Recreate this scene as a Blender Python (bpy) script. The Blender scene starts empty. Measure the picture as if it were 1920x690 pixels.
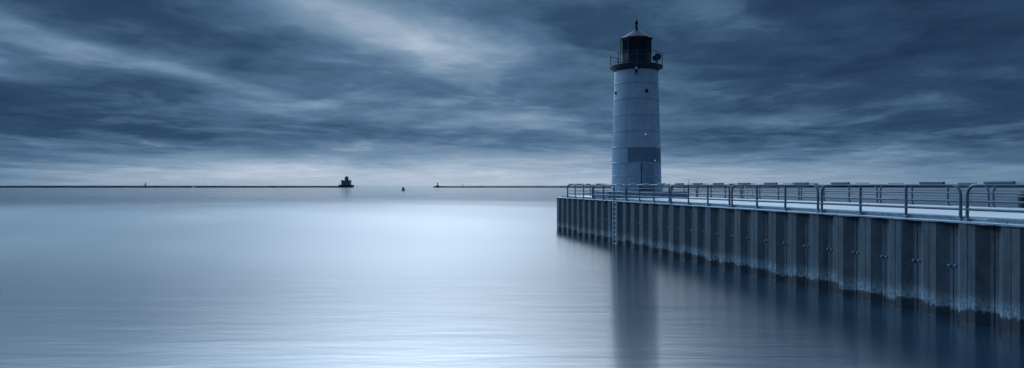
import bpy, math, random
from mathutils import Vector, Matrix
random.seed(7)
S = bpy.context.scene
C = S.collection
PI = math.pi
CAM_Z = 3.93
F = 1280.0                                   # focal length in photo pixels (24 mm on 36 mm)
TH = math.atan(300/1280.0)                   # pier direction, left of the view axis
CT, ST = math.cos(TH), math.sin(TH)

def lin(c):
    return tuple(((v/255)/12.92 if v/255 <= .04045 else ((v/255+.055)/1.055)**2.4) for v in c)

# ---------------------------------------------------------------- mesh builder
class MB:
    def __init__(s): s.v = []; s.f = []
    def add(s, vs, fs):
        b = len(s.v); s.v += [tuple(p) for p in vs]; s.f += [tuple(b+i for i in f) for f in fs]
    def box(s, x0, x1, y0, y1, z0, z1):
        s.add([(x0,y0,z0),(x1,y0,z0),(x1,y1,z0),(x0,y1,z0),(x0,y0,z1),(x1,y0,z1),(x1,y1,z1),(x0,y1,z1)],
              [(0,3,2,1),(4,5,6,7),(0,1,5,4),(1,2,6,5),(2,3,7,6),(3,0,4,7)])
    def bbox(s, x0, x1, y0, y1, z0, z1, b=.006):      # box with chamfered edges (all round, octagon stack)
        xs = [(x0+b,x1-b,y0+b,y1-b,z0),(x0,x1,y0,y1,z0+b),(x0,x1,y0,y1,z1-b),(x0+b,x1-b,y0+b,y1-b,z1)]
        vs = []
        for a,c,d,e,z in xs: vs += [(a,d,z),(c,d,z),(c,e,z),(a,e,z)]
        fs = [(3,2,1,0),(12,13,14,15)]
        for k in range(3):
            for i in range(4):
                j = (i+1)%4; fs.append((k*4+i,k*4+j,k*4+4+j,k*4+4+i))
        s.add(vs, fs)
    def prism(s, pts, z0, z1):
        n = len(pts)
        s.add([(x,y,z0) for x,y in pts]+[(x,y,z1) for x,y in pts],
              [tuple(range(n-1,-1,-1)), tuple(range(n,2*n))]+[(i,(i+1)%n,n+(i+1)%n,n+i) for i in range(n)])
    def tube(s, pts, r, n=12, cap=True):
        pts = [Vector(p) for p in pts]; m = len(pts); vs = []
        closed = (pts[0]-pts[-1]).length < 1e-6
        if closed: pts = pts[:-1]; m -= 1
        ref = None
        for i in range(m):
            if closed: t = pts[(i+1)%m]-pts[i-1]
            else: t = (pts[min(i+1,m-1)]-pts[max(i-1,0)])
            t.normalize()
            if ref is None: ref = Vector((0,0,1)) if abs(t.z) < .9 else Vector((1,0,0))
            u = (ref - t*ref.dot(t)).normalized(); ref = u; w = t.cross(u)
            rr = r[i] if isinstance(r, (list,tuple)) else r
            for k in range(n):
                a = 2*PI*k/n; vs.append(pts[i]+(u*math.cos(a)+w*math.sin(a))*rr)
        fs = []
        for i in range(m if closed else m-1):
            for k in range(n):
                a, b = i*n+k, i*n+(k+1)%n; c, d = ((i+1)%m)*n+(k+1)%n, ((i+1)%m)*n+k
                fs.append((a,b,c,d))
        if cap and not closed: fs += [tuple(range(n-1,-1,-1)), tuple((m-1)*n+k for k in range(n))]
        s.add(vs, fs)
    def lathe(s, prof, n=48, c=(0,0), a0=0, a1=2*PI, ph=0):
        full = abs(a1-a0-2*PI) < 1e-6; m = n if full else n+1; vs = []
        for r, z in prof:
            for k in range(m):
                a = a0+(a1-a0)*k/n+ph; vs.append((c[0]+r*math.cos(a), c[1]+r*math.sin(a), z))
        fs = []
        for i in range(len(prof)-1):
            for k in range(n):
                k2 = (k+1)%m; fs.append((i*m+k, i*m+k2, (i+1)*m+k2, (i+1)*m+k))
        if full:
            if prof[0][0] > 1e-4 and prof[0][0] < 1e4: fs.append(tuple(range(m-1,-1,-1)))
            if prof[-1][0] > 1e-4: fs.append(tuple((len(prof)-1)*m+k for k in range(m)))
        s.add(vs, fs)
    def build(s, name, mat, parent=None, smooth=35, loc=None):
        me = bpy.data.meshes.new(name); me.from_pydata(s.v, [], s.f); me.validate(); me.update()
        if smooth:
            me.polygons.foreach_set('use_smooth', [True]*len(me.polygons)); me.set_sharp_from_angle(angle=math.radians(smooth))
        me.materials.append(mat)
        o = bpy.data.objects.new(name, me); C.objects.link(o)
        if parent: o.parent = parent
        if loc: o.location = loc
        return o

def tag(o, label=None, cat=None, group=None, kind=None):
    if label: o['label'] = label
    if cat: o['category'] = cat
    if group: o['group'] = group
    if kind: o['kind'] = kind
    return o
def empty(name, loc=(0,0,0), rz=0, label=None, cat=None, group=None):
    o = bpy.data.objects.new(name, None); C.objects.link(o); o.empty_display_size = .3
    o.location = loc; o.rotation_euler = (0,0,rz); return tag(o, label, cat, group)
def copy_tree(o, parent=None):
    c = o.copy(); C.objects.link(c)
    if parent: c.parent = parent
    for ch in list(o.children): copy_tree(ch, c)
    return c
def P(t, s, z=0):                             # pier coordinates (across, along, up) -> world
    return Vector((t*CT - s*ST, t*ST + s*CT, z))

# ---------------------------------------------------------------- node helpers
class V:
    """socket wrapper: arithmetic builds Math nodes"""
    def __init__(s, nt, k): s.nt = nt; s.k = k
    def op(s, o, *a):
        n = s.nt.nodes.new('ShaderNodeMath'); n.operation = o
        for i, x in enumerate((s,)+a):
            if isinstance(x, V): s.nt.links.new(x.k, n.inputs[i])
            else: n.inputs[i].default_value = x
        return V(s.nt, n.outputs[0])
    def __add__(s, o): return s.op('ADD', o)
    __radd__ = __add__
    def __mul__(s, o): return s.op('MULTIPLY', o)
    __rmul__ = __mul__
    def __sub__(s, o): return s.op('SUBTRACT', o)
    def __rsub__(s, o): return s.op('MULTIPLY', -1.0).op('ADD', o)
    def __truediv__(s, o): return s.op('DIVIDE', o)
    def clamp(s): return s.op('MAXIMUM', 0.0).op('MINIMUM', 1.0)
    def step(s, a, b):
        n = s.nt.nodes.new('ShaderNodeMapRange'); n.interpolation_type = 'SMOOTHSTEP'
        s.nt.links.new(s.k, n.inputs['Value']); n.inputs['From Min'].default_value = a; n.inputs['From Max'].default_value = b
        return V(s.nt, n.outputs['Result'])
def gauss(d2): return (d2*-1.0).op('EXPONENT')
def combine(nt, x, y, z):
    n = nt.nodes.new('ShaderNodeCombineXYZ')
    for i, q in enumerate((x,y,z)):
        if isinstance(q, V): nt.links.new(q.k, n.inputs[i])
        else: n.inputs[i].default_value = q
    return n.outputs[0]
def noise(nt, vec, scale=1, detail=6, rough=.55, dist=0, lac=2.0):
    n = nt.nodes.new('ShaderNodeTexNoise'); n.inputs['Scale'].default_value = scale; n.inputs['Detail'].default_value = detail
    n.inputs['Roughness'].default_value = rough; n.inputs['Distortion'].default_value = dist; n.inputs['Lacunarity'].default_value = lac
    nt.links.new(vec, n.inputs['Vector']); return V(nt, n.outputs['Fac'])
def ramp(nt, fac, stops, interp='LINEAR'):
    n = nt.nodes.new('ShaderNodeValToRGB'); n.color_ramp.interpolation = interp
    e = n.color_ramp.elements
    while len(e) < len(stops): e.new(.5)
    for i, (p, c) in enumerate(stops): e[i].position = p; e[i].color = (*c, 1)
    nt.links.new(fac.k if isinstance(fac, V) else fac, n.inputs[0]); return n.outputs[0]
def blu(c): return (c[0]*.60, c[1]*.86, c[2]*1.0)
def mixc(nt, fac, a, b):
    if isinstance(a,tuple): a = blu(a)
    if isinstance(b,tuple): b = blu(b)
    n = nt.nodes.new('ShaderNodeMix'); n.data_type = 'RGBA'
    for i, q in ((0,fac),(6,a),(7,b)):
        if isinstance(q, V): nt.links.new(q.k, n.inputs[i])
        elif isinstance(q, (tuple,list)): n.inputs[i].default_value = (*q,1)
        elif isinstance(q, (int,float)): n.inputs[i].default_value = q
        else: nt.links.new(q, n.inputs[i])
    return n.outputs[2]
def newmat(name):
    m = bpy.data.materials.new(name); m.use_nodes = True; nt = m.node_tree
    return m, nt, nt.nodes['Principled BSDF']
def texco(nt, kind='Object'):
    n = nt.nodes.new('ShaderNodeTexCoord'); return n.outputs[kind]
def sep(nt, v):
    n = nt.nodes.new('ShaderNodeSeparateXYZ'); nt.links.new(v, n.inputs[0]); return [V(nt, q) for q in n.outputs]
def bump(nt, h, strength, dist, bsdf):
    n = nt.nodes.new('ShaderNodeBump'); n.inputs['Strength'].default_value = strength; n.inputs['Distance'].default_value = dist
    nt.links.new(h.k, n.inputs['Height']); nt.links.new(n.outputs[0], bsdf.inputs['Normal']); return n
def surf(name, c0, c1, scale=3, rough=(.5,.7), bmp=.2, bd=.01, metal=0, stretch=(1,1,1), spec=.5):
    m, nt, b = newmat(name)
    x, y, z = sep(nt, texco(nt))
    vec = combine(nt, x*stretch[0], y*stretch[1], z*stretch[2])
    n1 = noise(nt, vec, scale, 6, .6); n2 = noise(nt, vec, scale*9, 4, .6)
    f = (n1*.65 + n2*.35).step(.33, .67)
    nt.links.new(mixc(nt, f, c0, c1), b.inputs['Base Color'])
    nt.links.new((n2*(rough[1]-rough[0]) + rough[0]).k, b.inputs['Roughness'])
    b.inputs['Metallic'].default_value = metal; b.inputs['Specular IOR Level'].default_value = spec
    if bmp: bump(nt, n1*.5+n2*.5, bmp, bd, b)
    return m

M = {}
M['pipe']   = surf('painted_steel_pipe', (.065,.085,.115), (.10,.13,.165), 4, (.5,.7), .15, .004)
M['board']  = surf('rail_board', (.07,.10,.145), (.105,.145,.2), 5, (.5,.7), .2, .004, stretch=(1,.3,1))
M['cap']    = surf('cap_steel', (.26,.26,.29), (.42,.41,.44), 5, (.5,.75), .5, .01)
M['kerb']   = surf('rough_concrete', (.12,.13,.16), (.25,.26,.29), 9, (.7,.9), .8, .02)
M['conc']   = surf('old_concrete', (.14,.19,.26), (.24,.30,.38), 2.5, (.7,.9), .4, .01)
M['ladder'] = surf('ladder_steel', (.42,.44,.48), (.55,.57,.6), 6, (.45,.6), .2, .004)
M['bolt']   = surf('bolt_steel', (.09,.12,.17), (.22,.27,.34), 14, (.4,.6), .3, .005)
M['black']  = surf('black_paint', (.004,.012,.030), (.008,.020,.045), 3, (.5,.7), .1, .004, spec=.25)
M['roof']   = surf('roof_metal', (.025,.037,.055), (.05,.068,.092), 2.5, (.7,.85), .1, .004, spec=.15)
M['gal']    = surf('gallery_iron', (.007,.017,.036), (.013,.03,.058), 4, (.5,.7), .1, .004, spec=.3)
M['dark']   = surf('dark_seam', (.01,.016,.026), (.02,.03,.045), 4, (.6,.8), 0)
M['stone']  = surf('breakwater_stone', (.003,.008,.018), (.010,.018,.034), .15, (.95,1), .3, .3, spec=0)
M['fhouse'] = surf('far_light_wall', (.10,.12,.16), (.17,.19,.23), .3, (.6,.8), 0)
M['fdark']  = surf('far_light_dark', (.018,.028,.045), (.04,.055,.08), .3, (.6,.8), 0)
M['hull']   = surf('boat_hull', (.3,.33,.37), (.42,.45,.5), 1, (.3,.5), 0)
M['white']  = surf('white_paint', (.6,.66,.74), (.75,.8,.86), 1, (.4,.5), 0)
M['sail']   = surf('sail_cloth', (.10,.145,.2), (.15,.2,.26), 1, (.7,.8), 0)
def glassmat():
    m, nt, b = newmat('dark_glass'); b.inputs['Base Color'].default_value = (.006,.012,.022,1)
    b.inputs['Roughness'].default_value = .12; b.inputs['IOR'].default_value = 1.4; b.inputs['Specular IOR Level'].default_value = .08; return m
M['glass'] = glassmat()
def emit(name, c, s):
    m, nt, b = newmat(name); b.inputs['Emission Color'].default_value = (*c,1); b.inputs['Emission Strength'].default_value = s
    b.inputs['Base Color'].default_value = (.8,.8,.8,1); return m
M['lamp'] = emit('lit_lamp', (.7,.83,1), .45)
M['far_lamp'] = emit('lit_beacon', (.9,.95,1), .9)

# tower paint: satin, with streaks of wear below each ring
def tower_paint(name, c0, c1, streak=.5):
    m, nt, b = newmat(name)
    x, y, z = sep(nt, texco(nt))
    ang = y.op('ARCTAN2', x)
    run = noise(nt, combine(nt, ang*9, z*.35, 0.0), 1.0, 5, .6)
    blot = noise(nt, combine(nt, x, y, z), 1.1, 6, .6)
    spk = noise(nt, combine(nt, x, y, z), 30, 2, .5).step(.70, .74)
    f = (run*streak + blot*(1-streak)).step(.36, .66)
    col = mixc(nt, f, c0, c1)
    col = mixc(nt, spk*.35, col, (.5,.56,.64))
    nt.links.new(col, b.inputs['Base Color'])
    nt.links.new((blot*.2+.16).k, b.inputs['Roughness'])
    bump(nt, blot*.7+run*.3, .25, .02, b)
    return m
M['tower'] = tower_paint('tower_paint', (.33,.33,.38), (.40,.40,.45))
M['panel'] = tower_paint('repainted_patch', (.13,.145,.19), (.18,.19,.24))
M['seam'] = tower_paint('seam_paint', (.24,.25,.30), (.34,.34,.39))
M['door']  = tower_paint('door_paint', (.20,.215,.27), (.26,.27,.32))

# sheet pile wall
def pilemat():
    m, nt, b = newmat('sheet_pile_steel')
    x, y, z = sep(nt, texco(nt))
    base = noise(nt, combine(nt, x*2, y*2.4, z*.35), 1.0, 6, .6)
    fine = noise(nt, combine(nt, x, y, z), 9, 5, .65)
    idx = ((y+.665-16.69)/1.33).op('FLOOR')
    wn = nt.nodes.new('ShaderNodeTexWhiteNoise'); wn.noise_dimensions = '1D'; nt.links.new(idx.k, wn.inputs['W'])
    stain = noise(nt, combine(nt, x, y*1.3, z*.9), 1.2, 5, .6).step(.47, .62)
    runs = noise(nt, combine(nt, x*5, y*6, z*.22), 1.0, 3, .6).step(.52, .66)
    mott = noise(nt, combine(nt, x, y, z*.8), 4.0, 6, .7).step(.42, .62)
    spk = noise(nt, combine(nt, x, y, z), 38, 1, .5).step(.755, .775)
    col = mixc(nt, base.step(.36,.64), (.030,.038,.050), (.078,.092,.110))
    col = mixc(nt, V(nt, wn.outputs['Value'])*.45, col, (.055,.066,.085))
    col = mixc(nt, stain*.7, col, (.04,.05,.065))
    col = mixc(nt, mott*.22, col, (.13,.15,.175))
    col = mixc(nt, runs*z.step(.6,2.4)*.35, col, (.028,.038,.055))
    col = mixc(nt, spk*z.step(1.0,2.6)*.6, col, (.6,.55,.55))
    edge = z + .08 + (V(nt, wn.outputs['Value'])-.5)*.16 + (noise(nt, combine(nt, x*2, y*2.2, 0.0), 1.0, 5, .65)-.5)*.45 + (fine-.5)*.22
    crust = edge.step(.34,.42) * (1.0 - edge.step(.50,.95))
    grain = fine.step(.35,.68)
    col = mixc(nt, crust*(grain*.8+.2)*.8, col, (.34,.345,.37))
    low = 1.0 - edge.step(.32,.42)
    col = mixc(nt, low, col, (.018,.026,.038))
    nt.links.new(col, b.inputs['Base Color'])
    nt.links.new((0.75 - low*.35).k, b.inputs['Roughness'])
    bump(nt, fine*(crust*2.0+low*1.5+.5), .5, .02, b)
    return m
M['pile'] = pilemat()
def deckmat():
    m, nt, b = newmat('pier_deck_concrete')
    x, y, z = sep(nt, texco(nt))
    v = combine(nt, x, y*.5, z)
    a = noise(nt, v, .5, 6, .6); f = noise(nt, v, 12, 4, .6)
    jy = (y/6.0).op('FRACT'); joint = jy.op('SUBTRACT', .5).op('ABSOLUTE').step(.4965,.498)
    col = mixc(nt, (a*.7+f*.3).step(.35,.65), (.47,.37,.34), (.64,.49,.44))
    col = mixc(nt, joint*.5, col, (.1,.14,.19))
    nt.links.new(col, b.inputs['Base Color'])
    nt.links.new((a*.25+.38).k, b.inputs['Roughness']); bump(nt, f, .25, .01, b)
    return m
M['deck'] = deckmat()

# ---------------------------------------------------------------- water
def watermat():
    m, nt, b = newmat('long_exposure_water')
    g = texco(nt)
    x, y, z = sep(nt, g)
    n1 = noise(nt, combine(nt, x*.10+y*.012, y*.55, 0.0), 1.0, 5, .55, .3)
    n2 = noise(nt, combine(nt, x*.5, y*3.2, 3.0), 1.0, 4, .6, .3)
    n3 = noise(nt, combine(nt, x*.02+y*.004, y*.018, 7.0), 1.0, 5, .6, .8)
    n4 = noise(nt, combine(nt, x*.22, y*1.3, 11.0), 1.0, 5, .65, .5)
    n5 = noise(nt, combine(nt, x*.16+y*.03, y*.20, 21.0), 1.0, 3, .6, .6)
    h = n1*(1.0-y.step(50,220)*.9)*.5 + n4*(1.0-y.step(60,200))*.28 + n2*(1.0-y.step(22,60))*.09 + n5*y.step(30,70)*(1.0-y.step(180,420))*1.0
    ro = n3.step(.3,.7)*.022 + .142 + y.step(18, 42)*.036 - y.step(48, 240)*.112
    b.inputs['Anisotropic'].default_value = .9
    tg = nt.nodes.new('ShaderNodeCombineXYZ'); tg.inputs[1].default_value = 1; nt.links.new(tg.outputs[0], b.inputs['Tangent'])
    nt.links.new(ro.k, b.inputs['Roughness'])
    b.inputs['Base Color'].default_value = (.005,.020,.038,1)
    b.inputs['IOR'].default_value = 1.45
    b.inputs['Specular IOR Level'].default_value = 1.0
    bump(nt, h, .16, .20, b)
    return m
M['water'] = watermat()
wb = MB(); wb.lathe([(45000,0),(3000,0),(400,0),(60,0),(0.0005,0)], 96)
w = wb.build('water', M['water'], None, 0); tag(w, 'calm pale blue lake water smoothed by a long exposure', 'water', kind='structure')

# ---------------------------------------------------------------- pier
T_E = 17.57*CT; T_R = 17.87*CT; T_K = T_R+.075; T_F = 26.7*CT; T_FE = T_F+.30
S_END, S_NEAR = 56.3, -14.0
Z_CB, Z_CT, Z_D = CAM_Z-1.10, CAM_Z-1.05, CAM_Z-.925
pier = empty('pier', (0,0,0), TH, 'long concrete pier with a corrugated steel sheet pile wall rising from the water', 'pier')
PER = 1.33; S0 = 16.69
def profile(sa, sb, t_out, sgn):
    """plan points of the pile wall: list of (t, s) from sb down to sa"""
    pts = []
    k = math.ceil((sb-S0)/PER)+1
    while True:
        c = S0+k*PER
        for ds, dt in ((.13,.20),(.016,.20),(.014,.27),(-.014,.27),(-.016,.20),(-.13,.20),(-.40,0),(-.640,0),(-.642,.04),(-.658,.04),(-.66,0),(-.90,0)):
            s = c+ds
            if sa <= s <= sb: pts.append((t_out+sgn*dt, s))
        k -= 1
        if S0+k*PER < sa-1.4: break
    return pts
pw = MB()
def wallstrip(pts, z0=-2.5, z1=Z_CB):
    nz = 2; vs = []
    for t, s in pts:
        vs += [(t,s,z0),(t,s,z1)]
    pw.add(vs, [(2*i,2*i+1,2*i+3,2*i+2) for i in range(len(pts)-1)])
near = [(T_E+.04, S_END-.02)]+[(t+.03, s) for t, s in profile(S_NEAR, S_END-.25, T_E, 1)]
far = [(T_FE-(t-T_E), s) for t, s in near]
wallstrip(near); wallstrip(list(reversed(far)))
ends = []
t = T_E+.04
while t < T_FE-1.3:
    for dt, ds in ((0,0),(.5,0),(.78,.2),(1.05,.2)): ends.append((t+dt, S_END-.02-ds))
    t += PER
ends.append((T_FE-.04, S_END-.02)); wallstrip(list(reversed(ends)))
# small bolt heads near the top, part of the wall's own surface
k = -20
while S0+k*PER < S_END-.6:
    for ds in (-.09,.09):
        s = S0+k*PER+ds
        if s > S_NEAR+1: pw.tube([(T_E+.232,s,Z_CT-.40),(T_E+.205,s,Z_CT-.40)], .02, 6)
    k += 1
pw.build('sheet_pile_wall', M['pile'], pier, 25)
# cap ledge: thin, uneven edge
cb = MB(); n = 260; vs = []
for i in range(n+1):
    s = S_NEAR+(S_END-S_NEAR)*i/n
    j = random.uniform(-.014,.012) + .012*math.sin(s*4.7); dz = random.uniform(-.012,.008)
    if 14.9 < s < 16.5: dz -= .012*random.random(); j += random.uniform(-.02,.03)
    vs += [(T_E+j-.02,s,Z_CB+dz),(T_E+j-.03,s,Z_CT-.012),(T_E+j,s,Z_CT+random.uniform(-.004,.004)),(T_K+.05,s,Z_CT),(T_K+.05,s,Z_CB)]
fs = [(0,1,2,3,4),]
for i in range(n):
    a = i*5
    for q in range(5): fs.append((a+q, a+(q+1)%5, a+5+(q+1)%5, a+5+q))
fs.append(tuple(n*5+q for q in (4,3,2,1,0)))
cb.add(vs, fs); cb.box(T_FE-.6, T_FE, S_NEAR, S_END, Z_CB, Z_CT); cb.box(T_K+.05, T_FE-.6, S_END-.3, S_END, Z_CB, Z_CT)
cb.build('cap_ledge', M['cap'], pier, 30)
# kerb face + rough top strip, broken near the first gap
kb = MB(); vs = []; n = 340
for i in range(n+1):
    s = S_NEAR+(S_END-.35-S_NEAR)*i/n
    brk = 0
    if 15.75 < s < 16.25: brk = .055
    j = random.uniform(-.012,.012)
    vs += [(T_K+j,s,Z_CT-.02),(T_K+j+.004+brk*.4,s,Z_D-.02-brk),(T_K+.03+j+brk,s,Z_D+.004-brk*.8+random.uniform(-.006,.006)),(T_K+.28,s,Z_D+.002),(T_K+.28,s,Z_CT-.02)]
fs = [(0,1,2,3,4)]
for i in range(n):
    a = i*5
    for q in range(5): fs.append((a+q, a+(q+1)%5, a+5+(q+1)%5, a+5+q))
fs.append(tuple(n*5+q for q in (4,3,2,1,0)))
kb.add(vs, fs); kb.build('kerb', M['kerb'], pier, 40)
db = MB(); db.box(T_K+.28, T_F-.08, S_NEAR, S_END-.3, Z_CB+.05, Z_D)
db.build('deck', M['deck'], pier, 0)
k2 = MB(); k2.box(T_F-.08, T_F+.12, S_NEAR, S_END-.35, Z_CB+.05, Z_D+.01); k2.build('kerb', M['kerb'], pier, 0)
bm = MB(); bm.tube([(.02,0,0),(-.012,0,0)], .055, 6); bm.tube([(-.012,0,0),(-.035,0,0),(-.070,0,-.002),(-.078,0,-.002)], [.03,.043,.041,.025], 8)
bolt0 = None; k = 0; cnt = 0
while S0+k*PER < S_END-1:
    for ds in (-.10,.10):
        if bolt0 is None: o = bolt0 = bm.build('bolt', M['bolt'], pier, 30)
        else: o = bolt0.copy(); C.objects.link(o)
        o.location = (T_E+.225, S0+k*PER+ds, 1.55+random.uniform(-.015,.015)); cnt += 1
    k += 1
# small rubble lying by the gap post bases
for (ds, dt, r) in ((16.42,.02,.05),(16.30,.05,.035),(16.52,-.05,.03),(15.05,-.02,.045),(14.9,.03,.03),(14.8,-.04,.03)):
    rb = MB(); rb.lathe([(.001,-.005),(r,-.003),(r*.9,r*.6),(r*.3,r*1.1),(.001,r*1.1)], 7)
    o = rb.build('concrete_lump', M['kerb'], None, 0, P(T_R+dt, ds, Z_CT))
    tag(o, 'small broken concrete lump on the pier edge where the kerb is damaged', 'rubble', 'lumps of broken concrete')

# ---------------------------------------------------------------- railings
RAIL_H = CAM_Z-.002
def make_railing(length, spans, zb, boards=None, lab='', group='pier railing panels'):
    """local +Y along the pier, centred, z = 0 at its feet"""
    H = RAIL_H-zb; L = length/2; R = .31
    root = empty('railing', (0,0,0), 0, lab, 'railing', group)
    f = MB(); pts = [(0,-L,0)]
    for i in range(9):
        a = PI - i*PI/16; pts.append((0,-L+R+R*math.cos(a),H-R+R*math.sin(a)))
    for i in range(9):
        a = PI/2 - i*PI/16; pts.append((0,L-R+R*math.cos(a),H-R+R*math.sin(a)))
    pts.append((0,L,0)); f.tube(pts, .046, 14); f.build('top_rail', M['pipe'], root)
    for k in range(1, spans):
        y = -L+length*k/spans; p = MB(); p.tube([(0,y,0),(0,y,H-.01)], .044, 12); p.build('post', M['pipe'], root)
    for h, r in ((H-.235,.022),(H-.47,.029),(H-.705,.040)):
        q = MB(); q.tube([(0,-L,h),(0,L,h)], r, 10); q.build('rail', M['pipe'], root)
    for k in range(spans+1):
        y = -L+length*k/spans; q = MB(); q.bbox(-.07,.06,y-.06,y+.06,-.004,.075,.012); q.build('base_plate', M['bolt'], root)
    for k in range(spans):
        if boards and not boards[k]: continue
        y = -L+length*(k+.5)/spans; q = MB(); q.bbox(-.05,.03,y-.445,y+.445,H+.040,H+.105,.006)
        q.box(-.02,.02,y-.3,y-.24,H+.02,H+.05); q.box(-.02,.02,y+.24,y+.3,H+.02,H+.05)
        q.build('top_board', M['board'], root)
    return root
ordn = ['first','second','third','fourth','fifth','sixth','seventh','eighth','ninth','tenth']
def connector(root, L, zb):
    H = RAIL_H-zb
    q = MB(); q.tube([(0,L,H-.705),(0,L+.20,H-.705)], .03, 10); q.build('connector', M['pipe'], root)
nears = []
for k in range(-2, 6):                        # gap k at s = 16.4 + 6.3 k
    a, b = 16.4+6.3*k+.11, 16.4+6.3*(k+1)-.11
    bd = [1,1,1]
    if k == 0: bd = [1,0,1]
    if k == 4: bd = [1,0,1]
    r = make_railing(b-a, 3, Z_CT, bd)
    if k < 5: connector(r, (b-a)/2, Z_CT)
    r.location = P(T_R, (a+b)/2, Z_CT); r.rotation_euler[2] = TH
    n_ = k+1                                  # k = -1 is the one cut by the right edge of the frame
    if k >= -1:
        extra = {-1:'cut by the right edge of the photo', 0:'second from the right edge of the photo',
                 1:'third from the right edge of the photo', 2:'fourth from the right edge of the photo',
                 3:'first one right of the steel wall ladder', 4:'the one above the steel wall ladder',
                 5:'leftmost one, at the pier end'}[k]
        r['label'] = 'front pipe railing panel above pile wall, ' + extra
    else:
        r['label'] = 'front pipe railing panel nearest the viewer, outside the photo'
    nears.append(r)
for k in range(-3, 5):
    a, b = 23.21+6.24*k+.11, 23.21+6.24*(k+1)-.11
    if b > 54.6: b = 54.3
    r = make_railing(b-a, 3, Z_D+.01, [1,1,1])
    r.location = P(T_F, (a+b)/2, Z_D+.01); r.rotation_euler[2] = TH
    ex = {-3:'nearest the viewer, outside the photo', -2:'second nearest the viewer, outside the photo',
          -1:'cut by the right edge, beside the bollard', 0:'second from the right edge of the photo',
          1:'third from the right edge of the photo', 2:'fourth from the right edge, by thin ladder hoops', 3:'just right of the lighthouse', 4:'leftmost, mostly behind the lighthouse'}[k]
    r['label'] = 'far side pipe railing panel, ' + ex
for i, (ta, tb) in enumerate(((T_R+.18, 21.6), (21.82, T_F-.18))):
    r = make_railing(tb-ta, 2, Z_D, [1,1])
    r.location = P((ta+tb)/2, 54.6, Z_D); r.rotation_euler[2] = TH+PI/2
    r['label'] = ('pipe railing panel across the pier end, left half left of the lighthouse','pipe railing panel across the pier end, right half behind the lighthouse')[i]

# ---------------------------------------------------------------- ladders
def make_ladder(sgn, z_low):
    root = empty('ladder')
    for s_ in (-1, 1):
        y = s_*.29
        q = MB(); q.box(-.02*1,.02,y-.035,y+.035,z_low,Z_CT+.01); q.build('stringer', M['ladder'], root)
        h = MB(); pts = [(0,y,Z_CT)]; R = .2; top = RAIL_H-.01; w_ = .62
        for i in range(7):
            a = PI-i*PI/12; pts.append((sgn*(R+R*math.cos(a)),y,top-R+R*math.sin(a)))
        for i in range(7):
            a = PI/2-i*PI/12; pts.append((sgn*(w_-R+R*math.cos(a)),y,top-R+R*math.sin(a)))
        pts.append((sgn*w_,y,Z_D)); h.tube(pts, .022, 10); h.build('grab_rail', M['ladder'], root)
    z = Z_CT-.12
    while z > z_low+.05:
        q = MB(); q.tube([(0,-.29,z),(0,.29,z)], .017, 8); q.build('rung', M['ladder'], root); z -= .305
    return root
ld = make_ladder(1, -.15); ld.location = P(T_E-.06, 42.75, 0); ld.rotation_euler[2] = TH
tag(ld, 'steel rung ladder fixed to the pile wall below the lighthouse, reaching the water', 'ladder')
ld2 = make_ladder(-1, -.15); ld2.location = P(T_FE+.07, 41.5, 0); ld2.rotation_euler[2] = TH
tag(ld2, 'ladder on the far side of the pier, only its thin hoops seen through the railings', 'ladder')

# ---------------------------------------------------------------- plinth
pl = MB(); pl.prism([(17.66,45.5),(23.9,45.5),(23.9,52.3),(19.3,52.3),(17.66,48.9)], Z_D-.02, CAM_Z-.50)
pl.prism([(17.72,45.56),(23.84,45.56),(23.84,52.24),(19.34,52.24),(17.72,48.88)], CAM_Z-.50, CAM_Z-.485)
o = pl.build('plinth', M['conc'], None, 0); o.rotation_euler[2] = TH
tag(o, 'low concrete block under the lighthouse tower', 'plinth')

# ---------------------------------------------------------------- lighthouse
LT, LS = 21.61, 49.68
lc = P(LT, LS, 0)
look = math.atan2(-lc.y, -lc.x)               # direction from tower to the viewer
ZB = CAM_Z-.485
lh = empty('lighthouse', (lc.x, lc.y, ZB), look, 'tall cylindrical steel lighthouse with black lantern and gallery on the pier', 'lighthouse')
def H(h): return CAM_Z+h-ZB                   # height above camera -> local z
def ang(phi_deg): return math.radians(phi_deg)   # to the right in the picture = +, local x axis points to the viewer
rings = [(-.485,1.925),(.66,1.905),(1.69,1.895),(2.88,1.86),(4.13,1.815),(5.36,1.775),(6.59,1.735),(7.80,1.695),(8.98,1.655)]
tw = MB(); prof = [(1.99,0),(1.99,.06),(1.925,.07)]
for i in range(1, len(rings)):
    h, r = rings[i]; rp = rings[i-1][1]
    z = H(h); prof += [(r+.004,z-.03),(r+.024,z-.022),(r+.024,z+.03),(r+.002,z+.045)]
prof += [(1.655,H(9.0))]
tw.lathe(prof, 96); wall = tw.build('tower_wall', M['tower'], lh, 30)
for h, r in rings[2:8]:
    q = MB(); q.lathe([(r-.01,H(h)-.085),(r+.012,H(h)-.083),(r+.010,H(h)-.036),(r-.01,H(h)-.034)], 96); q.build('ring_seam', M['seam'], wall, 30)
def curved(r0, r1, z0, z1, a0, a1, dr, nm, mat, par=lh, n=20):
    q = MB(); vs = []; m = n+1
    for rr0, rr1 in ((r0,r1),(r0+dr,r1+dr)):
        for rr, z in ((rr0,z0),(rr1,z1)):
            for k in range(m):
                a = a0+(a1-a0)*k/n; vs.append((rr*math.cos(a),rr*math.sin(a),z))
    fs = []
    for k in range(n):
        fs += [(2*m+k,2*m+k+1,3*m+k+1,3*m+k),(m+k,m+k+1,k+1,k),(k,k+1,2*m+k+1,2*m+k),(m+k+1,m+k,3*m+k,3*m+k+1)]
    fs += [(0,2*m,3*m,m),(n,m+n,3*m+n,2*m+n)]
    q.add(vs, fs); return q.build(nm, mat, par, 30)
curved(1.894,1.876,H(1.70),H(2.826),ang(-19),ang(76),.016,'repainted_panel',M['panel'])
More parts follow.
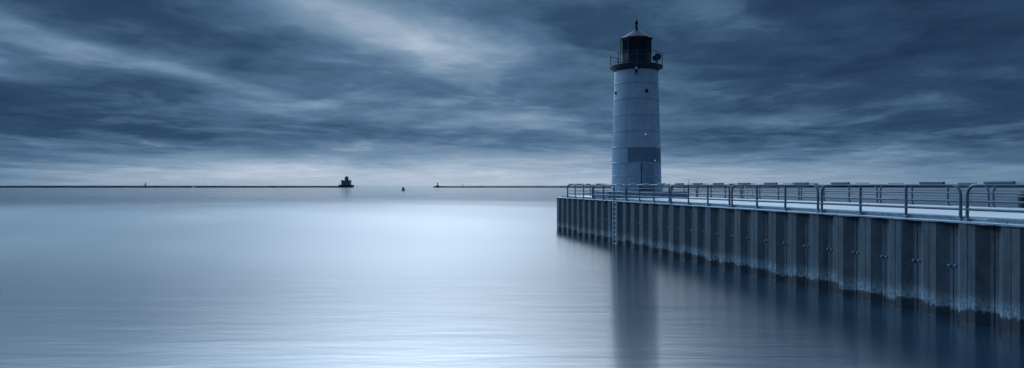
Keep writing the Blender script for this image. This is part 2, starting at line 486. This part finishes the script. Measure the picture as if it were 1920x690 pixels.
curved(1.896,1.878,H(1.70),H(2.826),ang(-22.5),ang(-19.5),.022,'lap_strip',M['tower'],n=3)
for (h0,h1,r0,r1,a) in ((7.82,8.9,1.695,1.66,-22),(7.82,8.9,1.695,1.66,70),(5.38,6.52,1.777,1.75,-24),(2.9,4.06,1.862,1.83,-24),(-.4,1.62,1.92,1.895,-25),(4.15,5.3,1.817,1.79,38),(6.62,7.72,1.738,1.70,52)):
    curved(r0-.004,r1+.004,H(h0),H(h1),ang(a),ang(a+.35),.012,'plate_seam',M['tower'],n=2)
# door
dr = curved(1.917,1.896,.10,H(1.60),ang(12.3),ang(42),.022,'door',M['door'])
curved(1.912,1.894,.08,H(1.635),ang(10.6),ang(12.0),.05,'door_frame',M['dark'],dr,2)
curved(1.914,1.912,.07,.24,ang(10.6),ang(42.6),.05,'threshold',M['black'],dr,12)
q = MB(); a = ang(14.6); r = 1.945
q.tube([(r*math.cos(a),r*math.sin(a),H(.83)),((r+.05)*math.cos(a),(r+.05)*math.sin(a),H(.83)),((r+.05)*math.cos(ang(18)),(r+.05)*math.sin(ang(18)),H(.80))], .018, 8)
q.build('handle', M['white'], dr)
# portholes
for i, phi in enumerate((26.4, -65.5)):
    a = ang(phi); rr = 1.715; z = H(7.12)
    q = MB(); c = Vector((math.cos(a),math.sin(a),0)); t = Vector((-math.sin(a),math.cos(a),0)); u = Vector((0,0,1))
    ctr = c*(rr+.02)+u*z
    q.tube([ctr+(t*math.cos(w_)+u*math.sin(w_))*.165 for w_ in [2*PI*k/28 for k in range(29)]], .024, 8)
    ph = q.build('porthole', M['tower'], lh)
    g = MB(); g.tube([ctr-c*.03, ctr+c*.008], .158, 28); g.build('pane', M['glass'], ph, 30)
# small lamps on the wall
for phi, h, r, e in ((22.5,3.83,1.84,.028),(47.0,1.86,1.893,.030)):
    a = ang(phi); c = Vector((math.cos(a),math.sin(a),0)); z = H(h)
    q = MB(); q.tube([c*r+Vector((0,0,z)), c*(r+.03)+Vector((0,0,z)), c*(r+.045)+Vector((0,0,z))], [e+.012,e+.008,e*.6], 12)
    q.build('wall_lamp', M['lamp'], lh)
# gallery
g = MB(); g.lathe([(1.64,H(8.80)),(1.70,H(8.84)),(1.76,H(8.93)),(1.97,H(9.06)),(2.03,H(9.07)),(2.045,H(9.10)),(2.045,H(9.22)),(2.03,H(9.24)),(.3,H(9.24))], 96)
g.build('gallery_deck', M['gal'], lh, 30)
gr = None
for i, h in enumerate((10.14, 9.9, 9.42)):
    q = MB(); q.tube([(1.99*math.cos(2*PI*k/72),1.99*math.sin(2*PI*k/72),H(h)) for k in range(73)], (.027,.018,.018)[i], 8)
    if gr is None: gr = q.build('gallery_railing', M['gal'], lh)
    else: q.build('rail', M['gal'], gr)
for k in range(8):
    a = ang(3+45*k); x, y = 1.99*math.cos(a), 1.99*math.sin(a)
    q = MB(); q.tube([(x,y,H(9.2)),(x,y,H(10.2)),(x,y,H(10.24))], [.028,.026,.012], 8); q.build('post', M['gal'], gr)
    a2 = a+.16; q = MB(); q.tube([(1.97*math.cos(a2),1.97*math.sin(a2),H(9.42)),(1.55*math.cos(a2),1.55*math.sin(a2),H(9.24))], .014, 6)
    q.build('brace', M['gal'], gr)
# lantern
NL = 10; PH = ang(7)
def deca(r, z): return [(r*math.cos(PH+2*PI*k/NL), r*math.sin(PH+2*PI*k/NL), z) for k in range(NL)]
lw = MB()
lw.lathe([(1.17,H(9.24)),(1.17,H(10.18)),(1.19,H(10.2)),(1.19,H(10.24)),(1.14,H(10.26))], NL, ph=PH)
lan = lw.build('lantern_wall', M['black'], lh, 20)
for k in range(NL):
    a0 = PH+2*PI*k/NL; a1 = a0+2*PI/NL
    p0 = Vector((1.15*math.cos(a0),1.15*math.sin(a0),0)); p1 = Vector((1.15*math.cos(a1),1.15*math.sin(a1),0))
    d = (p1-p0).normalized(); nrm = Vector((d.y,-d.x,0))
    q = MB(); q.tube([p0+Vector((0,0,H(10.22))), p0+Vector((0,0,H(11.36)))], .035, 8); q.build('mullion', M['black'], lan)
    a, b = p0+d*.03, p1-d*.03; vs = []
    for off in (0,-.02):
        for z in (H(10.25),H(11.34)):
            vs += [tuple(a+nrm*off+Vector((0,0,z))), tuple(b+nrm*off+Vector((0,0,z)))]
    q = MB(); q.add(vs, [(0,1,3,2),(5,4,6,7),(0,4,5,1),(2,3,7,6),(0,2,6,4),(1,5,7,3)]); q.build('pane', M['glass'], lan, 0)
rf = MB(); rf.lathe([(1.10,H(11.30)),(1.21,H(11.33)),(1.27,H(11.33)),(1.29,H(11.37)),(1.27,H(11.40)),(.75,H(11.73)),(.20,H(12.06)),(.01,H(12.08))], NL, ph=PH)
roof = rf.build('roof', M['roof'], lh, 20)
fa = MB(); fa.lathe([(1.12,H(11.20)),(1.20,H(11.23)),(1.20,H(11.328)),(1.10,H(11.335))], NL, ph=PH); fa.build('fascia', M['black'], roof, 20)
vt = MB(); vt.lathe([(.22,H(12.0)),(.21,H(12.08)),(.15,H(12.13)),(.12,H(12.18)),(.15,H(12.21)),(.15,H(12.24)),(.11,H(12.27)),(.105,H(12.56)),(.14,H(12.58)),(.145,H(12.62)),(.12,H(12.64)),
    (.135,H(12.70)),(.13,H(12.78)),(.09,H(12.86)),(.03,H(12.90)),(.02,H(12.91))], 20); vt.build('ventilator', M['black'], roof)
sp = MB(); sp.lathe([(.018,H(12.89)),(.014,H(13.04)),(.03,H(13.10)),(.032,H(13.13)),(.014,H(13.17)),(.001,H(13.27))], 10); sp.build('spike', M['black'], roof)
q = MB(); a = ang(-84); q.tube([(1.22*math.cos(a),1.22*math.sin(a),H(9.24)),(1.22*math.cos(a),1.22*math.sin(a),H(11.34))], .022, 8); q.build('drain_pipe', M['gal'], lh)
# drum shaped fog signal on the right of the gallery
a = ang(62); c = Vector((1.72*math.cos(a),1.72*math.sin(a),0)); t = Vector((-math.sin(a),math.cos(a),0)); q = MB()
dv = Vector((math.cos(a-.6),math.sin(a-.6),0)); ctr = c+Vector((0,0,H(9.78)))
q.tube([ctr-dv*.22, ctr-dv*.20, ctr+dv*.16, ctr+dv*.2, ctr+dv*.26], [.13,.23,.24,.27,.27], 20)
q.tube([c+Vector((0,0,H(9.24))), c+Vector((0,0,H(9.6)))], .05, 8)
q.tube([ctr+t*.26-Vector((0,0,.02)), c+t*.20+Vector((0,0,H(9.24)))], .022, 6); q.tube([ctr-t*.26-Vector((0,0,.02)), c-t*.20+Vector((0,0,H(9.24)))], .022, 6)
q.build('fog_signal', M['gal'], lh, 40)
# hanging lamp under the gallery facing the viewer
q = MB(); cx = 1.86
q.lathe([(.001,H(9.06)),(.02,H(9.05)),(.03,H(8.98)),(.09,H(8.86)),(.115,H(8.78)),(.10,H(8.76))], 16, (cx,0))
wl = q.build('lantern_lamp', M['ladder'], lh)
q = MB(); q.lathe([(.09,H(8.77)),(.10,H(8.68)),(.09,H(8.55)),(.05,H(8.47)),(.03,H(8.46)),(.03,H(8.40)),(.06,H(8.38)),(.05,H(8.33)),(.001,H(8.33))], 16, (cx,0)); q.build('lamp_body', M['black'], wl)
q = MB(); q.tube([(1.62,0,H(8.62)),(1.80,0,H(8.66))], .02, 8); q.build('bracket', M['gal'], wl)

# ---------------------------------------------------------------- bollard at the right edge beyond the far railing
def FP(xpx, z_depth, z=0): return Vector(((xpx-960)*z_depth/F, z_depth, z))
br = empty('bollard', FP(1922, 28.0*F/1262., Z_CT), TH, 'squat black mooring bollard behind the railings, cut by the right edge of the photo', 'bollard')
q = MB(); q.lathe([(.34,0),(.34,.05),(.30,.07),(.27,.12),(.26,.52),(.30,.56),(.31,.62),(.27,.66),(.001,.66)], 28); q.build('bollard_body', M['black'], br)
q = MB(); q.bbox(-.02,.30,-.16,.16,.66,.88,.02); q.build('cap_box', M['board'], br)

# ---------------------------------------------------------------- far things
def far_x(px, Z): return (px-960)*Z/F
ZW = 1070.0
def breakwater(xa, xb, h, lab, Z=ZW, wid=7):
    q = MB(); n = int((xb-xa)/6); vs = []
    for i in range(n+1):
        x = xa+(xb-xa)*i/n; j = random.uniform(-.12,.12)
        vs += [(x,Z-wid/2-1.5,-1.5),(x,Z-wid/2,h+j),(x,Z+wid/2,h+j),(x,Z+wid/2+1.5,-1.5)]
    fs = [(0,1,2,3)]
    for i in range(n):
        a = i*4
        for p in range(4): fs.append((a+p,a+4+p,a+4+(p+1)%4,a+(p+1)%4))
    fs.append(tuple(n*4+p for p in (3,2,1,0)))
    q.add(vs, fs); o = q.build('breakwater', M['stone'], None, 0)
    return tag(o, lab, 'breakwater')
breakwater(-1500, far_x(640,ZW), 2.2, 'long low dark breakwater on the horizon left of the distant house-like light')
breakwater(far_x(813.5,ZW), 900, 1.9, 'long low dark breakwater on the horizon right of the gap, running behind the pier')
rk = MB()
for i in range(16):
    x = far_x(random.uniform(46,78),ZW); r = random.uniform(.8,1.6)
    rk.lathe([(r,.6),(r*1.1,1.2),(r*.6,1.2+r*.6),(.01,1.4+r*.7)], 6, (x,ZW+random.uniform(-2,2)), ph=random.random()*3)
tag(rk.build('boulder_pile', M['fhouse'], None, 0), 'boulders heaped on the far left part of the breakwater', 'boulders')

bl = empty('lighthouse', (far_x(649.3,ZW), ZW, 0), 0, 'distant square house-like lighthouse with stepped outline at the end of the left breakwater', 'lighthouse')
q = MB(); q.prism([(-10.2,-8),(10.2,-8),(10.2,8),(-10.2,8)], -1, 3.6); q.box(-10.5,10.5,-8.3,8.3,3.6,4.1); q.build('foundation', M['fdark'], bl, 0)
q = MB(); q.box(-6.6,6.6,-5.5,5.5,4.1,10.4); q.box(-6.9,6.9,-5.8,5.8,10.4,10.9)
for sx in (-1,1):
    for sy in (-1,1): q.box(sx*6.2-.7,sx*6.2+.7,sy*5.2-.6,sy*5.2+.6,10.9,11.7)
q.build('house_wall', M['fhouse'], bl, 0)
q = MB(); q.box(-1.9,3.1,-2.4,2.4,10.9,15.6); q.box(-2.5,3.5,-3,3,15.6,16.1); q.build('tower', M['fhouse'], bl, 0)
q = MB(); q.lathe([(1.2,16.1),(1.2,17.4),(1.4,17.5),(.5,18.3),(.1,18.5),(.08,19.6)], 10, (.6,0)); q.build('lantern', M['fdark'], bl, 20)
for x in (-4.6,-1.6,1.6,4.6):
    for z in (5.4,8.2):
        q = MB(); q.box(x-.45,x+.45,-5.56,-5.46,z,z+1.3); q.build('window', M['fdark'], bl, 0)
q = MB(); q.box(.2,1,-2.46,-2.36,12.6,14); q.build('window', M['fdark'], bl, 0)
q = MB(); q.box(-8.9,-8.3,-7,-6.4,4.1,7.0); q.tube([(-8.6,-6.7,7),(-8.6,-6.7,9.6)], .12, 6); q.build('mast', M['fdark'], bl, 0)

sl = empty('beacon', (far_x(820.6,ZW), ZW, 0), 0, 'tiny slim light tower near the tip of the right breakwater, lamp lit', 'beacon')
q = MB(); q.box(-2.3,2.3,-2,2,.5,3.0); q.build('base', M['stone'], sl, 0)
q = MB(); q.lathe([(.85,3.0),(.62,8.0),(1.0,8.05),(1.0,8.3),(.6,8.35)], 14); q.build('tower', M['fhouse'], sl, 30)
q = MB(); q.lathe([(.5,8.35),(.5,9.1),(.2,9.5),(.01,9.6)], 12); q.build('lamp', M['far_lamp'], sl, 30)

# motor boat
mbz = 484.0
bt = empty('motor_boat', (far_x(756,mbz), mbz, 0), math.radians(14), 'small motor boat with a cabin on the open water left of the beacon', 'boat')
q = MB(); vs = []
secs = [(-2.9,1.5,.9),(-1.2,1.7,.95),(1.0,1.6,1.05),(2.6,.8,1.25),(3.6,.05,1.4)]
for y, wd, h in secs: vs += [(-wd*.55,y,-.3),(-wd,y,h),(wd,y,h),(wd*.55,y,-.3)]
fs = [(0,3,2,1)]
for i in range(4):
    a = i*4
    for p in range(4): fs.append((a+p,a+(p+1)%4,a+4+(p+1)%4,a+4+p))
q.add(vs, fs); q.build('hull', M['hull'], bt, 0)
q = MB(); q.add([(-1,-.8,.95),(1,-.8,.95),(1,1.2,1.05),(-1,1.2,1.05),(-.75,-.7,2.1),(.75,-.7,2.1),(.7,.7,2.1),(-.7,.7,2.1)],
      [(0,3,2,1),(4,5,6,7),(0,1,5,4),(1,2,6,5),(2,3,7,6),(3,0,4,7)]); q.build('cabin', M['hull'], bt, 0)
q = MB(); q.box(-.85,.85,-.95,.85,2.1,2.2); q.tube([(-.6,0,2.2),(-.75,-.2,3.0)], .03, 6); q.build('cabin_roof', M['fdark'], bt, 0)
q = MB(); q.box(-.62,.62,-.84,-.77,1.35,1.95); q.build('window', M['glass'], bt, 0)
q = MB(); q.bbox(-.25,.25,-3.25,-2.9,.2,1.15,.05); q.build('outboard_motor', M['black'], bt, 0)

def sailboat(px, Z, mast, sail, lab, rz=0):
    r = empty('sailboat', (far_x(px,Z), Z, 0), rz, lab, 'sailboat', 'sailboats on the horizon')
    q = MB(); vs = []
    for x, wd, h in ((-4,.9,1.0),(-1.5,1.4,1.0),(1.5,1.3,1.1),(4.6,.05,1.4)): vs += [(x,-wd*.4,-.3),(x,-wd,h),(x,wd,h),(x,wd*.4,-.3)]
    fs = [(0,1,2,3)]
    for i in range(3):
        a = i*4
        for p in range(4): fs.append((a+p,a+4+p,a+4+(p+1)%4,a+(p+1)%4))
    q.add(vs, fs); q.build('hull', M['hull'], r, 0)
    q = MB(); q.tube([(.4,0,1),(.4,0,mast)], [.13,.07], 6); q.build('mast', M['fdark'], r)
    if sail:
        q = MB(); q.add([(.3,-.04,1.9),(-3.4,.25,1.9),(-1.4,.3,mast*.6),(.3,-.04,mast*.97),(.3,.04,1.9),(-3.4,.33,1.9),(-1.4,.38,mast*.6),(.3,.04,mast*.97)],
              [(0,1,2,3),(7,6,5,4),(0,4,5,1),(1,5,6,2),(2,6,7,3),(3,7,4,0)]); q.build('sail', M['sail'], r, 0)
    return r
sailboat(273.5, 1500, 10.5, True, 'faint sailboat with raised sail beyond the left breakwater', .9)
sailboat(382, 1400, 13, False, 'sailboat with bare thin mast beyond the left breakwater', 1.3)
sailboat(868, 2400, 8.5, True, 'tiny sailboat on the horizon right of the beacon', .4)
sailboat(1291.3, 1010, 14.5, True, 'sailboat with tall dark sail rising behind the railings right of the big lighthouse', 1.25)
wb_ = empty('small_boat', (far_x(363,ZW-20), ZW-20, 0), 0, 'tiny pale boat in front of the left breakwater', 'boat')
q = MB(); q.add([(-1.6,-.8,-.2),(1.6,-.8,-.2),(2,.8,-.2),(-1.6,.8,-.2),(-1.8,-.9,.7),(2.1,-.9,.8),(2.3,.9,.8),(-1.8,.9,.7)],
   [(0,3,2,1),(4,5,6,7),(0,1,5,4),(1,2,6,5),(2,3,7,6),(3,0,4,7)]); q.build('hull', M['white'], wb_, 0)
q = MB(); q.box(-.8,.9,-.6,.6,.75,1.9); q.build('cabin', M['white'], wb_, 0)
by = MB(); by.lathe([(1.1,-.3),(1.1,.5),(.3,.6),(.25,1.6),(.01,1.7)], 10, (far_x(669,ZW),ZW))
tag(by.build('buoy', M['fdark'], None, 30), 'small dark buoy just right of the distant square lighthouse', 'buoy')

# ---------------------------------------------------------------- sky (world)
W = bpy.data.worlds.new('World'); S.world = W; W.use_nodes = True; nt = W.node_tree
bg = nt.nodes['Background']
tc = nt.nodes.new('ShaderNodeTexCoord')
dx, dy, dz = sep(nt, tc.outputs['Generated'])
R2D = 180/PI
az = dx.op('ARCTAN2', dy)*R2D
el = dz.op('ARCSINE')*R2D
dzc = dz.op('MAXIMUM', 0.0)
u = dx/(dzc+.075); v = dy/(dzc+.075)
wa = math.radians(14)
ur = u*math.cos(wa) - v*math.sin(wa); vr = u*math.sin(wa) + v*math.cos(wa)
big = noise(nt, combine(nt, ur*.55, vr*.40, 2.3), 1.0, 5, .48, .4)
med = noise(nt, combine(nt, ur*1.15, vr*1.0, 5.1), 1.0, 8, .57, .45)
fin = noise(nt, combine(nt, ur*3.0, vr*2.6, 9.4), 1.0, 7, .60, .3)
def blob(a, e, sa, se, tilt=0):
    A = az-a; E = el-e
    if tilt:
        E = E - A*tilt
    A = A/sa; E = E/se
    return gauss(A*A+E*E)
def px(x, y):
    a = math.atan((x-960)/F); return math.degrees(a), math.degrees(math.atan((347-y)/F*math.cos(a)))
L = el*0.0 + .365
L = L - az.step(4, 34)*.14 - (1.0-az.step(-42,-22))*.04
hz = blob(-12, 0, 22, 2.8)
L = L + hz*.30
L = L + blob(25, 0, 27, 2.6)*.34 + blob(-32,0,12,1.3)*.12
for (x, y, sa, se, tilt, amp) in (
    (800, 85, 7.5, 2.2, -.18, .30), (600, 10, 7, 2.3, -.28, .24), (960, 225, 5, 1.0, 0, .20),
    (360, 140, 9, .6, -.19, .15), (150, 90, 14, .9, -.12, .10), (100, 130, 12, 1.5, -.10, .04),
    (200, 215, 17, 2.4, -.05, -.13), (650, 255, 14, 1.0, -.02, -.08), (330, 40, 7, 3, -.1, -.05),
    (1700, 60, 14, 6, 0, -.10), (1500, 120, 8, 1.4, .05, -.06), (1480, 222, 4.5, .55, .03, .14), (1700, 215, 12, 1.8, 0, -.05),
    (1080, 60, 6, 3, 0, -.08), (470, 320, 8, .5, 0, .10), (760, 275, 6, .55, 0, .10)):
    a, e = px(x, y); L = L + blob(a, e, sa, se, tilt)*amp
front = 1.0 - az.op('ABSOLUTE').step(60, 120)
mod = (big-.5)*.20 + (big.step(.38,.62)-.5)*.11 + (med-.5)*.40 + (fin-.5)*.38 + (med.step(.50,.60)-.4)*.05*(fin+.5)
hzfade = el.step(-.2, 3.2)*.72+.28
L = L + mod*hzfade*.86
ragged = el + (med-.5)*5.0 + (fin-.5)*2.0
L = L + (1.0-ragged.step(1.9, 2.9))*blob(-10, 1.5, 24, 3)*.09
L = L*(front*.15+.85)
col = ramp(nt, L.clamp(), [(0,lin((20,38,66))),(.2,lin((40,65,92))),(.4,lin((78,107,135))),(.6,lin((123,147,170))),(.8,lin((174,188,204))),(1,lin((226,230,238)))])
# unseen glow added above the frame to light water and deck, brightest sunward
G1, G2, G3 = 9.0, 9.6, .55
low = 1.0 - el.step(30, 52)*.85
gl = el.step(15.0, 23.5)*(1.0-el.step(45,90)*.3)
A = (az+5.5)/13; B = (az+38)/42
vary = (big-.5)*.35+(med-.5)*.3+1.0
def scaled(c, k):
    n = nt.nodes.new('ShaderNodeVectorMath'); n.operation = 'SCALE'; n.inputs[0].default_value = c; nt.links.new(k.k, n.inputs['Scale']); return n.outputs[0]
def addc(p, q):
    n = nt.nodes.new('ShaderNodeVectorMath'); n.operation = 'ADD'; nt.links.new(p, n.inputs[0]); nt.links.new(q, n.inputs[1]); return n.outputs[0]
gcol = addc(addc(scaled(lin((203,217,230)), gl*low*vary*gauss(A*A)*G1), scaled(lin((162,192,217)), gl*low*vary*(gauss(B*B)*G2 + blob(34, 20, 22, 400)*1.6))), scaled(lin((146,174,206)), gl*vary*(front*.7+G3)))
# Nishita daylight above the cloud adds a faint base light
sky = nt.nodes.new('ShaderNodeTexSky'); sky.sky_type = 'NISHITA'; sky.sun_disc = False
SUN_EL, SUN_AZ = math.radians(32), math.radians(-6)      # azimuth from +Y towards +X
sky.sun_elevation = SUN_EL; sky.sun_rotation = SUN_AZ; sky.air_density = 1.5; sky.dust_density = .4; sky.ozone_density = 4
bw = nt.nodes.new('ShaderNodeRGBToBW'); nt.links.new(sky.outputs[0], bw.inputs[0])
nb = V(nt, bw.outputs[0])
mul = nt.nodes.new('ShaderNodeVectorMath'); mul.operation = 'SCALE'; nt.links.new(col, mul.inputs[0]); nt.links.new((1.0-gl*.6).k, mul.inputs['Scale'])
ad0 = nt.nodes.new('ShaderNodeVectorMath'); ad0.operation = 'ADD'; nt.links.new(mul.outputs[0], ad0.inputs[0]); nt.links.new(gcol, ad0.inputs[1])
tint = nt.nodes.new('ShaderNodeVectorMath'); tint.operation = 'SCALE'; tint.inputs[0].default_value = lin((92,128,165)); nt.links.new((nb*.01).k, tint.inputs['Scale'])
ad = nt.nodes.new('ShaderNodeVectorMath'); ad.operation = 'ADD'; nt.links.new(ad0.outputs[0], ad.inputs[0]); nt.links.new(tint.outputs[0], ad.inputs[1])
SKY_K = .10
sc = nt.nodes.new('ShaderNodeVectorMath'); sc.operation = 'SCALE'; nt.links.new(ad.outputs[0], sc.inputs[0]); sc.inputs['Scale'].default_value = 1/SKY_K
nt.links.new(sc.outputs[0], bg.inputs['Color']); bg.inputs['Strength'].default_value = SKY_K
W.cycles.sampling_method = 'MANUAL'; W.cycles.sample_map_resolution = 1024

sun = bpy.data.lights.new('sun', 'SUN'); sun.energy = .5; sun.angle = math.radians(50); sun.color = (.78,.89,1)
so = bpy.data.objects.new('sun', sun); C.objects.link(so)
dirv = Vector((math.sin(SUN_AZ)*math.cos(SUN_EL), math.cos(SUN_AZ)*math.cos(SUN_EL), math.sin(SUN_EL)))
so.rotation_euler = dirv.to_track_quat('Z','Y').to_euler()

# ---------------------------------------------------------------- camera
cam = bpy.data.cameras.new('camera'); co = bpy.data.objects.new('camera', cam); C.objects.link(co)
co.location = (0,0,CAM_Z); co.rotation_euler = (PI/2,0,0)
cam.sensor_width = 36; cam.lens = 24; cam.shift_y = (346.8-345)/1920
cam.clip_start = .1; cam.clip_end = 100000
S.camera = co
S.view_settings.view_transform = 'Standard'; S.view_settings.look = 'None'; S.view_settings.exposure = 0; S.view_settings.gamma = 1
S.view_settings.use_curve_mapping = False
S.render.engine = 'CYCLES'
